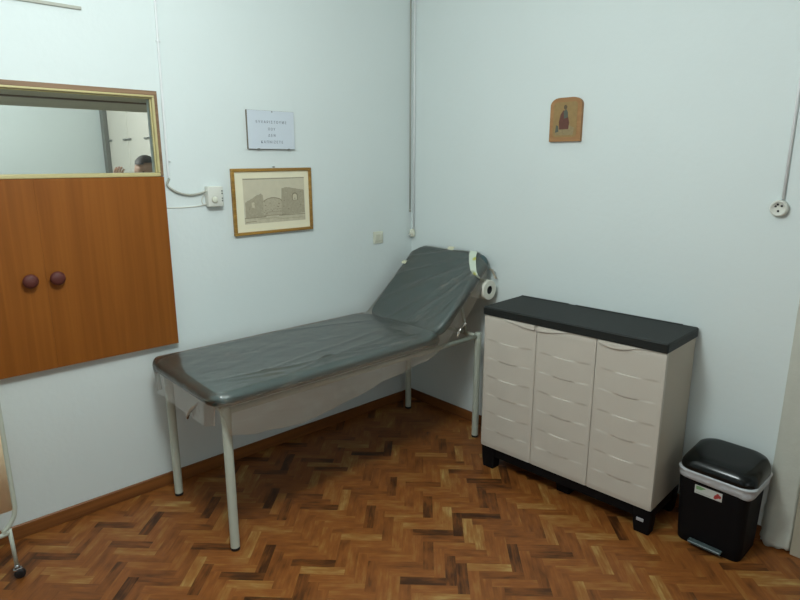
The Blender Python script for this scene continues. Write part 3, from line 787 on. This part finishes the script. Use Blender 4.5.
# doors as moulded height fields
def door(u0, u1, seed, lip):
    bm = NB(); nu, nv = 30, 0
    z0, z1 = Z0+.004, Z1-.006; Hh = z1-z0; ww = u1-u0
    rows_f = [.875, .762, .650, .538, .425, .313]   # fractions, alternating ledge / undercut
    rows_f = [.862, .740, .618, .496, .374, .252, ]
    rows_f = [.823, .687, .55, .414, .278, .141]
    lines = []
    eps = .0022
    # z samples
    zs = [0, .004, .012]
    last = .03
    marks = sorted([r for r in rows_f])
    samp = []
    for r in marks:
        samp += [r-.028, r-.010, r-.0020, r+.0020, r+.010, r+.028]
    zs = [0, .005, .015, .04, .06, .075, .10] + samp + [.905, .93, .96, .985, .995, 1.0]
    zs = sorted(set(round(z, 4) for z in zs))
    def band(zf):
        # 1 inside a bulging band, 0 outside, sharp step at rows
        v = 0
        for a, c in ((marks[4], marks[5]), (marks[2], marks[3]), (marks[0], marks[1])):
            for e, sg in ((a, 1), (c, -1)):
                pass
            if a-.0026 < zf < c+.0026:
                v = 1 if (a+.0015 < zf < c-.0015) else 0
        return v
    g = []
    for zf in zs:
        row = []
        for k in range(nu+1):
            s = k/nu
            edge = min(s, 1-s)*ww
            d = 0
            # panel field slightly recessed inside the stile
            if .035 < zf < .955 and .1 < s < .9: pass
            t = (s-.5)/.38
            prof = math.cos(PI*min(1, abs(t))) if abs(t) < 1 else -1   # +1 middle, -1 at ends
            amp = 0 if abs(t) > 1.12 else (1 if abs(t) < 1 else (1.12-abs(t))/.12)
            pr = prof*amp
            d += band(zf)*(.0060*pr if pr > 0 else .0020*pr)
            # lower half pulls the curve down a little in the middle
            sag = -.006*math.cos(PI/2*min(1, abs(t))) if .2 < zf < .9 else 0
            # rounded outer edge
            if edge < .004: d -= .003*(1-edge/.004)
            if zf < .006 or zf > .994: d -= .003
            row.append(bm.verts.new((u0+ww*s, -d, z0+Hh*zf+sag)))
        g.append(row)
    for i in range(len(g)-1):
        for k in range(nu): bm.faces.new((g[i][k], g[i][k+1], g[i+1][k+1], g[i+1][k])).smooth = True
    # sides back to the body
    loop = g[0]+[r[-1] for r in g[1:]]+g[-1][::-1][1:]+[r[0] for r in g[::-1]][1:-1]
    bk = [bm.verts.new((v.co.x, .025, v.co.z)) for v in loop]
    for k in range(len(loop)): bm.faces.new((loop[k], loop[(k+1) % len(loop)], bk[(k+1) % len(loop)], bk[k]))
    bm.faces.new(bk)
    return bm
def lip(u0, u1, deep_at, d0=.010, hmax=.026, step=None):
    """moulded pull: a lens hanging from the top rail, thickest at deep_at"""
    bm = NB(); n = 24; top = Z1-.006; fr, bt, bk = [], [], []
    tf = []
    for k in range(n+1):
        s = k/n; u = u0+(u1-u0)*s
        h = hmax*max(0, deep_at(s)); h = max(h, .0015)
        pr = d0*max(0, deep_at(s))**.7+.0012
        tf.append(bm.verts.new((u, .001, top))); fr.append(bm.verts.new((u, -pr*.75, top-.004))); bt.append(bm.verts.new((u, -pr, top-h))); bk.append(bm.verts.new((u, .001, top-h*.92-.0005)))
    for k in range(n):
        for a, c in ((tf, fr), (fr, bt), (bt, bk)):
            bm.faces.new((a[k], a[k+1], c[k+1], c[k])).smooth = True
    bm.faces.new((tf[0], fr[0], bt[0], bk[0])); bm.faces.new((tf[-1], fr[-1], bt[-1], bk[-1]))
    return bm
D = [(.001, .3165), (.3195, .6560), (.6590, CW-.001)]
D = [(.001, CW*.333), (CW*.333+.003, CW*.666), (CW*.666+.003, CW-.001)]
shapes = [lambda s: math.sin(PI/2*max(0, (s-.12)/.88))**2*.95 if s > .12 else 0,
          lambda s: math.cos(PI/2*min(1, s/.62))**1.2*.95 if s < .62 else 0,
          lambda s: (math.sin(PI*min(1, (s+.06)/.66))**.7 if s < .56 else .22*(1-s)/.44) if s < .97 else 0]
for i, (u0, u1) in enumerate(D):
    d = cobj('door', door(u0, u1, i, None), M['cab_front'], w, auto=38)
    cobj('handle', lip(u0+.006, u1-.006, shapes[i]), M['cab_front'], d, auto=45)

# ------------------------------------------------------------------ pedal bin
BX0, BX1, BY0, BY1 = 2.060, 2.330, -.272, -.062
w = thing('pedal_bin', (2.19, -.155, 0), 'black plastic pedal bin with a grey bag rim standing beside the cabinet', 'bin')
b = NB()
loft(b, [(BX0+.006, BX1-.006, BY0+.006, BY1-.006, .028, 0), (BX0, BX1, BY0, BY1, .032, .008), (BX0-.004, BX1+.002, BY0-.002, BY1+.006, .034, .05),
         (BX0-.018, BX1+.006, BY0-.010, BY1+.022, .038, .30), (BX0-.020, BX1+.008, BY0-.011, BY1+.024, .038, .345)], 8)
obj('bin_body', b, M['black'], w, auto=40)
RX0, RX1, RY0, RY1 = 2.038, 2.354, -.292, -.022
b = NB(); n = 8; secs = []
for x in ((.006, .312, 0), (.001, .322, 0), (.000, .333, 0), (.000, .350, 0), (-.003, .354, 0), (-.004, .360, 0), (.003, .364, 0)):
    secs.append((RX0+x[0], RX1-x[0], RY0+x[0], RY1-x[0], .050, x[1]))
loft(b, secs, n, caps=False)
for v in b.verts:
    if v.co.z < .34: v.co += Vector((.004*noise.noise(v.co*38), .004*noise.noise(v.co*38+Vector((5, 0, 0))), .012*noise.noise(v.co*16)))
obj('bin_bag', b, M['bag'], w, smooth=True)
b = NB(); secs = [(RX0+.006, RX1-.006, RY0+.006, RY1-.006, .055, .352), (RX0+.001, RX1-.001, RY0+.001, RY1-.001, .058, .362), (RX0+.001, RX1-.001, RY0+.001, RY1-.001, .058, .372)]
for k in range(1, 10):
    a = PI/2*k/9; i = .062*(1-math.cos(a)); secs.append((RX0+.001+i, RX1-.001-i, RY0+.001+i, RY1-.001-i*.6, .060, .372+.048*math.sin(a)))
loft(b, secs, 9)
# higher at the hinge
for v in b.verts:
    if v.co.z > .372: v.co.z += .026*(v.co.y-RY0)/(RY1-RY0)*min(1, (v.co.z-.372)/.03)
lid = obj('bin_lid', b, M['black_gloss'], w, auto=50)
b = NB(); box(b, 2.15, 2.24, RY1-.03, RY1+.0, .385, .424, .008, 3); obj('hinge', b, M['black'], lid)
b = NB(); y = -.2735
def yb(z): return BY0-.002-.008*(z-.05)/.25-.0015
lab = [(2.122, .262), (2.236, .262), (2.236, .303), (2.122, .303)]
def quadface(bm, pts, off, mi):
    bm.faces.new([bm.verts.new((x, yb(z)-off, z)) for x, z in pts]).material_index = mi
quadface(b, lab, .0006, 0)
quadface(b, [(2.128, .282), (2.150, .284), (2.162, .293), (2.146, .300), (2.128, .299)], .0012, 1)
quadface(b, [(2.150, .288), (2.168, .294), (2.164, .298), (2.150, .298)], .0013, 1)
for cx, cz, r in ((2.213, .279, .009), (2.225, .283, .008), (2.218, .290, .006), (2.208, .272, .006)):
    quadface(b, [(cx+r*math.cos(2*PI*k/12), cz+r*math.sin(2*PI*k/12)) for k in range(12)], .0014+r*.02, 2)
quadface(b, [(2.128, .268), (2.19, .268), (2.19, .270), (2.128, .270)], .0015, 3)
o_ = obj('sticker', b, [mat('sticker_white', srgb(196, 198, 192), .4), mat('sticker_green', srgb(120, 160, 110), .4), mat('sticker_red', srgb(170, 60, 56), .4), mat('sticker_grey', srgb(150, 152, 150), .5)], w)
o_['label'] = 'white sticker with green and red marks'
b = NB(); box(b, 2.122, 2.262, -.302, -.266, .020, .032, .004, 3); o_ = obj('pedal', b, mat('grey_pedal', srgb(78, 90, 90), .3), w); o_['label'] = 'grey foot pedal'

# ------------------------------------------------------------------ folding screen at the lower left edge
w = thing('privacy_screen', (.30, -2.9, 0), 'cream medical privacy screen on a white tube stand with castors at the left edge', 'privacy screen')
sx = .30; ya, yb_ = -2.545, -3.35
b = NB()
zb, zt = .275, 1.0
P = [(sx, ya, 1.02), (sx, ya, .40), (sx, ya-.002, .30), (sx, ya-.018, .255), (sx, ya-.05, .222), (sx, ya-.09, .205), (sx, yb_+.09, .205), (sx, yb_+.03, .24), (sx, yb_, .32), (sx, yb_, 1.02)]
tube(b, smoothpath(P, 6), .0095, 12)
tube(b, [(sx, ya, 1.02), (sx, yb_, 1.02)], .0095, 12)
obj('screen_frame', b, M['legs'], w)
b = NB()
n = 30; rows = []
for side in (-.003, .003):
    rr = []
    for i in range(2):
        z = (.305, 1.005)[i]; rr.append([b.verts.new((sx+side+.003*math.sin(k*1.3), (ya-.002)+(yb_-ya+.004)*k/n, z)) for k in range(n+1)])
    rows.append(rr)
for rr in rows:
    for k in range(n): b.faces.new((rr[0][k], rr[0][k+1], rr[1][k+1], rr[1][k])).smooth = True
for i in (0, 1):
    for k in range(n): b.faces.new((rows[0][i][k], rows[0][i][k+1], rows[1][i][k+1], rows[1][i][k]))
for k in (0, n): b.faces.new((rows[0][0][k], rows[0][1][k], rows[1][1][k], rows[1][0][k]))
obj('fabric_panel', b, M['screen_fabric'], w)
for y in (ya-.03, yb_+.03):
    b = NB(); tube(b, [(sx, y, .225), (sx+.01, y+.004, .055)], .008, 12); l = obj('leg', b, M['legs'], w)
    b = NB(); tube(b, [(sx+.01, y+.004, .06), (sx+.012, y+.004, .042)], .010, 10)
    box(b, sx+.004, sx+.022, y-.012, y+.020, .036, .046, .002); obj('castor_fork', b, M['chrome'], l)
    b = NB(); lathe(b, [(.004, -.010), (.019, -.010), (.021, -.006), (.021, .006), (.019, .010), (.004, .010)], (sx+.016, y+.010, .021), (.95, -.3, 0), 20); obj('castor_wheel', b, M['rubber'], l)

# ------------------------------------------------------------------ person in the room beyond the window
def person():
    base = Vector((-1.90, -1.065, -.025))
    w = thing('person', tuple(base), 'dark-haired person beyond the window glass, one hand raised', 'person')
    fd = Vector((.62, -.78, 0)).normalized(); sd = Vector((-fd.y, fd.x, 0))   # facing, and the person's left
    def W(f, s, z): return base+fd*f+sd*s+Vector((0, 0, z))
    def skin(name, verts, edges, m, parent, lv=2, root=0):
        me = bpy.data.meshes.new(name)
        pb = Vector(parent['_base'])
        me.from_pydata([v[0]-pb for v in verts], edges, [])
        o = bpy.data.objects.new(name, me); C.objects.link(o)
        md = o.modifiers.new('skin', 'SKIN'); md.use_smooth_shade = True
        for i, v in enumerate(verts):
            me.skin_vertices[0].data[i].radius = (v[1], v[2] if len(v) > 2 else v[1])
            me.skin_vertices[0].data[i].use_root = (i == root)
        s = o.modifiers.new('sub', 'SUBSURF'); s.levels = lv; s.render_levels = lv
        me.materials.append(m); o.parent = parent; o['_base'] = parent['_base']
        return o
    V = [(W(0, 0, .93), .15, .12), (W(0, 0, 1.10), .135, .105), (W(0, 0, 1.30), .155, .11), (W(0, 0, 1.42), .12, .09), (W(.01, 0, 1.49), .055), (W(.02, 0, 1.56), .058),
         (W(0, .10, .86), .088), (W(.01, .105, .50), .058), (W(0, .11, .09), .042), (W(.14, .12, .04), .036),
         (W(0, -.10, .86), .088), (W(.01, -.105, .50), .058), (W(0, -.11, .09), .042), (W(.14, -.12, .04), .036),
         (W(0, .19, 1.40), .055), (W(-.03, .24, 1.12), .042), (W(.08, .23, .90), .030), (W(.10, .22, .84), .026),
         (W(0, -.19, 1.40), .055), (W(.06, -.25, 1.14), .042), (W(.25, -.13, 1.45), .030), (W(.27, -.11, 1.545), .026)]
    E_ = [(0, 1), (1, 2), (2, 3), (3, 4), (4, 5), (0, 6), (6, 7), (7, 8), (8, 9), (0, 10), (10, 11), (11, 12), (12, 13), (3, 14), (14, 15), (15, 16), (16, 17), (3, 18), (18, 19), (19, 20), (20, 21)]
    body = skin('body', V, E_, M['skin'], w)
    # clothing: slightly fuller shells
    up = [(V[i][0], V[i][1]+.014, (V[i][2] if len(V[i]) > 2 else V[i][1])+.014) for i in (0, 1, 2, 3, 14, 15, 18, 19)]
    up.append((V[16][0]*.85+V[15][0]*.15, .044)); up.append((V[20][0]*.8+V[19][0]*.2, .044))
    up[3] = (up[3][0], .13, .10)
    skin('shirt', up, [(0, 1), (1, 2), (2, 3), (3, 4), (4, 5), (5, 8), (3, 6), (6, 7), (7, 9)], M['shirt'], w)
    lw = [(W(0, 0, .97), .168, .138), (W(0, 0, .88), .165, .135), (V[6][0], .104), (V[7][0], .075), (W(0, .11, .10), .062), (V[10][0], .104), (V[11][0], .075), (W(0, -.11, .10), .062)]
    skin('trousers', lw, [(0, 1), (1, 2), (2, 3), (3, 4), (1, 5), (5, 6), (6, 7)], M['trousers'], w)
    for s in (.11, -.11):
        skin('shoe', [(W(-.05, s, .045), .044), (W(.06, s, .04), .046), (W(.17, s*1.05, .035), .04)], [(0, 1), (1, 2)], M['shoe'], w)
    # head
    b = NB(); bmesh.ops.create_uvsphere(b, u_segments=40, v_segments=28, radius=1)
    hc = W(.03, 0, 1.635)
    for v in b.verts:
        f, s, z = v.co.x, v.co.y, v.co.z
        F, S, Z = f*.098, s*.077, z*.118
        if z < 0: S *= 1-.28*z*z; F *= 1-.10*z*z
        if f > 0:
            F += .020*math.exp(-((s/.15)**2+((z+.12)/.16)**2))*1.15     # nose
            F -= .007*(math.exp(-(((s-.36)/.16)**2+((z-.05)/.1)**2))+math.exp(-(((s+.36)/.16)**2+((z-.05)/.1)**2)))
            F += .004*math.exp(-((s/.3)**2+((z+.48)/.07)**2))             # lips
            F += .005*math.exp(-((s/.3)**2+((z+.8)/.15)**2))              # chin
            F += .004*math.exp(-((s/.6)**2+((z-.24)/.08)**2))             # brow
        v.co = hc+fd*F+sd*S+Vector((0, 0, Z))
    for s in (1, -1):
        e = bmesh.ops.create_uvsphere(b, u_segments=12, v_segments=8, radius=1)
        for v in e['verts']: v.co = hc+fd*(-.005+v.co.x*.017)+sd*(s*.077+v.co.y*.008)+Vector((0, 0, -.005+v.co.z*.03))
    head = obj('head', b, M['skin'], w, smooth=True)
    for s in (1, -1):
        b = NB(); e = bmesh.ops.create_uvsphere(b, u_segments=12, v_segments=8, radius=.009)
        bmesh.ops.translate(b, verts=b.verts, vec=hc+fd*.0795+sd*(s*.029)+Vector((0, 0, .006))); obj('eye', b, M['hair'], head, smooth=True)
    b = NB(); bmesh.ops.create_uvsphere(b, u_segments=36, v_segments=26, radius=1)
    rm = [v for v in b.verts if (v.co.x > .25 and v.co.z < .42+.10*abs(v.co.y)) or v.co.z < -.45 or (v.co.x > -.1 and v.co.z < .0)]
    bmesh.ops.delete(b, geom=rm, context='VERTS')
    for v in b.verts:
        n_ = .004*noise.noise(v.co*7)
        v.co = hc+fd*(v.co.x*(.113+n_)-.003)+sd*(v.co.y*(.087+n_))+Vector((0, 0, v.co.z*(.136+n_)))
    obj('hair', b, M['hair'], head, smooth=True)
    # raised hand with five fingers
    def hand(wr, d, palmn, parent):
        d = d.normalized(); sdv = d.cross(palmn).normalized(); V = [(wr, .024), (wr+d*.045, .034, .018), (wr+d*.085, .036, .016)]; E = [(0, 1), (1, 2)]
        for k, (o_, L_) in enumerate(((-.030, .062), (-.010, .074), (.010, .070), (.029, .054))):
            i = len(V); q = wr+d*.088+sdv*o_
            V += [(q, .009), (q+d*L_*.5+palmn*.006, .0085), (q+d*L_*.8+palmn*.024, .0075)]; E += [(2, i), (i, i+1), (i+1, i+2)]
        i = len(V); q = wr+d*.03-sdv*.032
        V += [(q, .011), (q+d*.03-sdv*.02+palmn*.012, .010), (q+d*.055-sdv*.022+palmn*.024, .008)]; E += [(1, i), (i, i+1), (i+1, i+2)]
        skin('hand', V, E, M['skin'], parent, 2)
    hand(V[21][0], Vector((0, 0, 1))*.8+sd*.25, fd*-1, w)
    hand(V[17][0], Vector((0, 0, -1)), sd*-1, w)
    return w
person()

# ------------------------------------------------------------------ windows behind the camera: frames and panes
for i, (kind, a, c) in enumerate((('x', -3.9, -2.3), ('y', 1.2, 3.2))):
    w = thing('window_%d' % (i+2), ((X1, (a+c)/2, .95) if kind == 'x' else ((a+c)/2, Y0, .95)), 'white framed window in the wall behind the camera', 'window', kind='structure')
    b = NB(); t = .05
    for (u0, u1, z0, z1) in ((a, c, .95, .95+t), (a, c, 2.5-t, 2.5), (a, a+t, .95, 2.5), (c-t, c, .95, 2.5), ((a+c)/2-t/2, (a+c)/2+t/2, .95, 2.5)):
        if kind == 'x': box(b, X1+.06, X1+.11, u0, u1, z0, z1)
        else: box(b, u0, u1, Y0-.11, Y0-.06, z0, z1)
    obj('window_frame', b, M['white_plastic'], w)

# ------------------------------------------------------------------ lights
def area(name, loc, rot, sx, sy, power, col):
    l = bpy.data.lights.new(name, 'AREA'); l.shape = 'RECTANGLE'; l.size = sx; l.size_y = sy; l.energy = power; l.color = col
    o = bpy.data.objects.new(name, l); C.objects.link(o); o.location = loc; o.rotation_euler = rot
    return o
# ceiling lamp of the room: a hanging globe of light
def lamp(loc, r, power, col):
    l = bpy.data.lights.new('ceiling_lamp_light', 'POINT'); l.shadow_soft_size = r; l.energy = power; l.color = col
    o = bpy.data.objects.new('ceiling_lamp_light', l); C.objects.link(o); o.location = loc
lamp((1.70, -2.25, 2.52), .20, 86, (.90, 1.0, 1.0))
# daylight through the windows behind the camera
area('daylight_front', (2.2, Y0-.03, 1.72), (-PI/2, 0, 0), 1.9, 1.5, 20, (.93, .98, 1.0))
area('daylight_right', (X1+.03, -3.1, 1.72), (0, PI/2, 0), 1.5, 1.5, 6, (.93, .98, 1.0))
# lamp in the room beyond
lamp((-2.6, -2.2, 2.7), .15, 85, (.97, 1.0, .98))
wd = bpy.data.worlds.new('World'); SC.world = wd; wd.use_nodes = True
wd.node_tree.nodes['Background'].inputs[0].default_value = (.75, .86, .95, 1); wd.node_tree.nodes['Background'].inputs[1].default_value = .8

# ------------------------------------------------------------------ camera
cam = bpy.data.cameras.new('camera'); co = bpy.data.objects.new('camera', cam); C.objects.link(co); SC.camera = co
cam.sensor_fit = 'HORIZONTAL'; cam.sensor_width = 36; cam.lens = 36*594.6/800
yaw, pit, rol = .8246, .2298, -.0001
fw_ = Vector((-math.sin(yaw)*math.cos(pit), math.cos(yaw)*math.cos(pit), -math.sin(pit)))
r_ = Vector((math.cos(yaw), math.sin(yaw), 0)); u_ = r_.cross(fw_)
R = Matrix((r_, u_, -fw_)).transposed().to_4x4()
co.matrix_world = Matrix.Translation((2.9834, -2.8661, 1.70)) @ R
for o in C.objects:
    if '_base' in o: del o['_base']
SC.view_settings.view_transform = 'Standard'; SC.view_settings.look = 'None'; SC.view_settings.gamma = 1
SC.view_settings.exposure = 0; SC.view_settings.use_curve_mapping = False
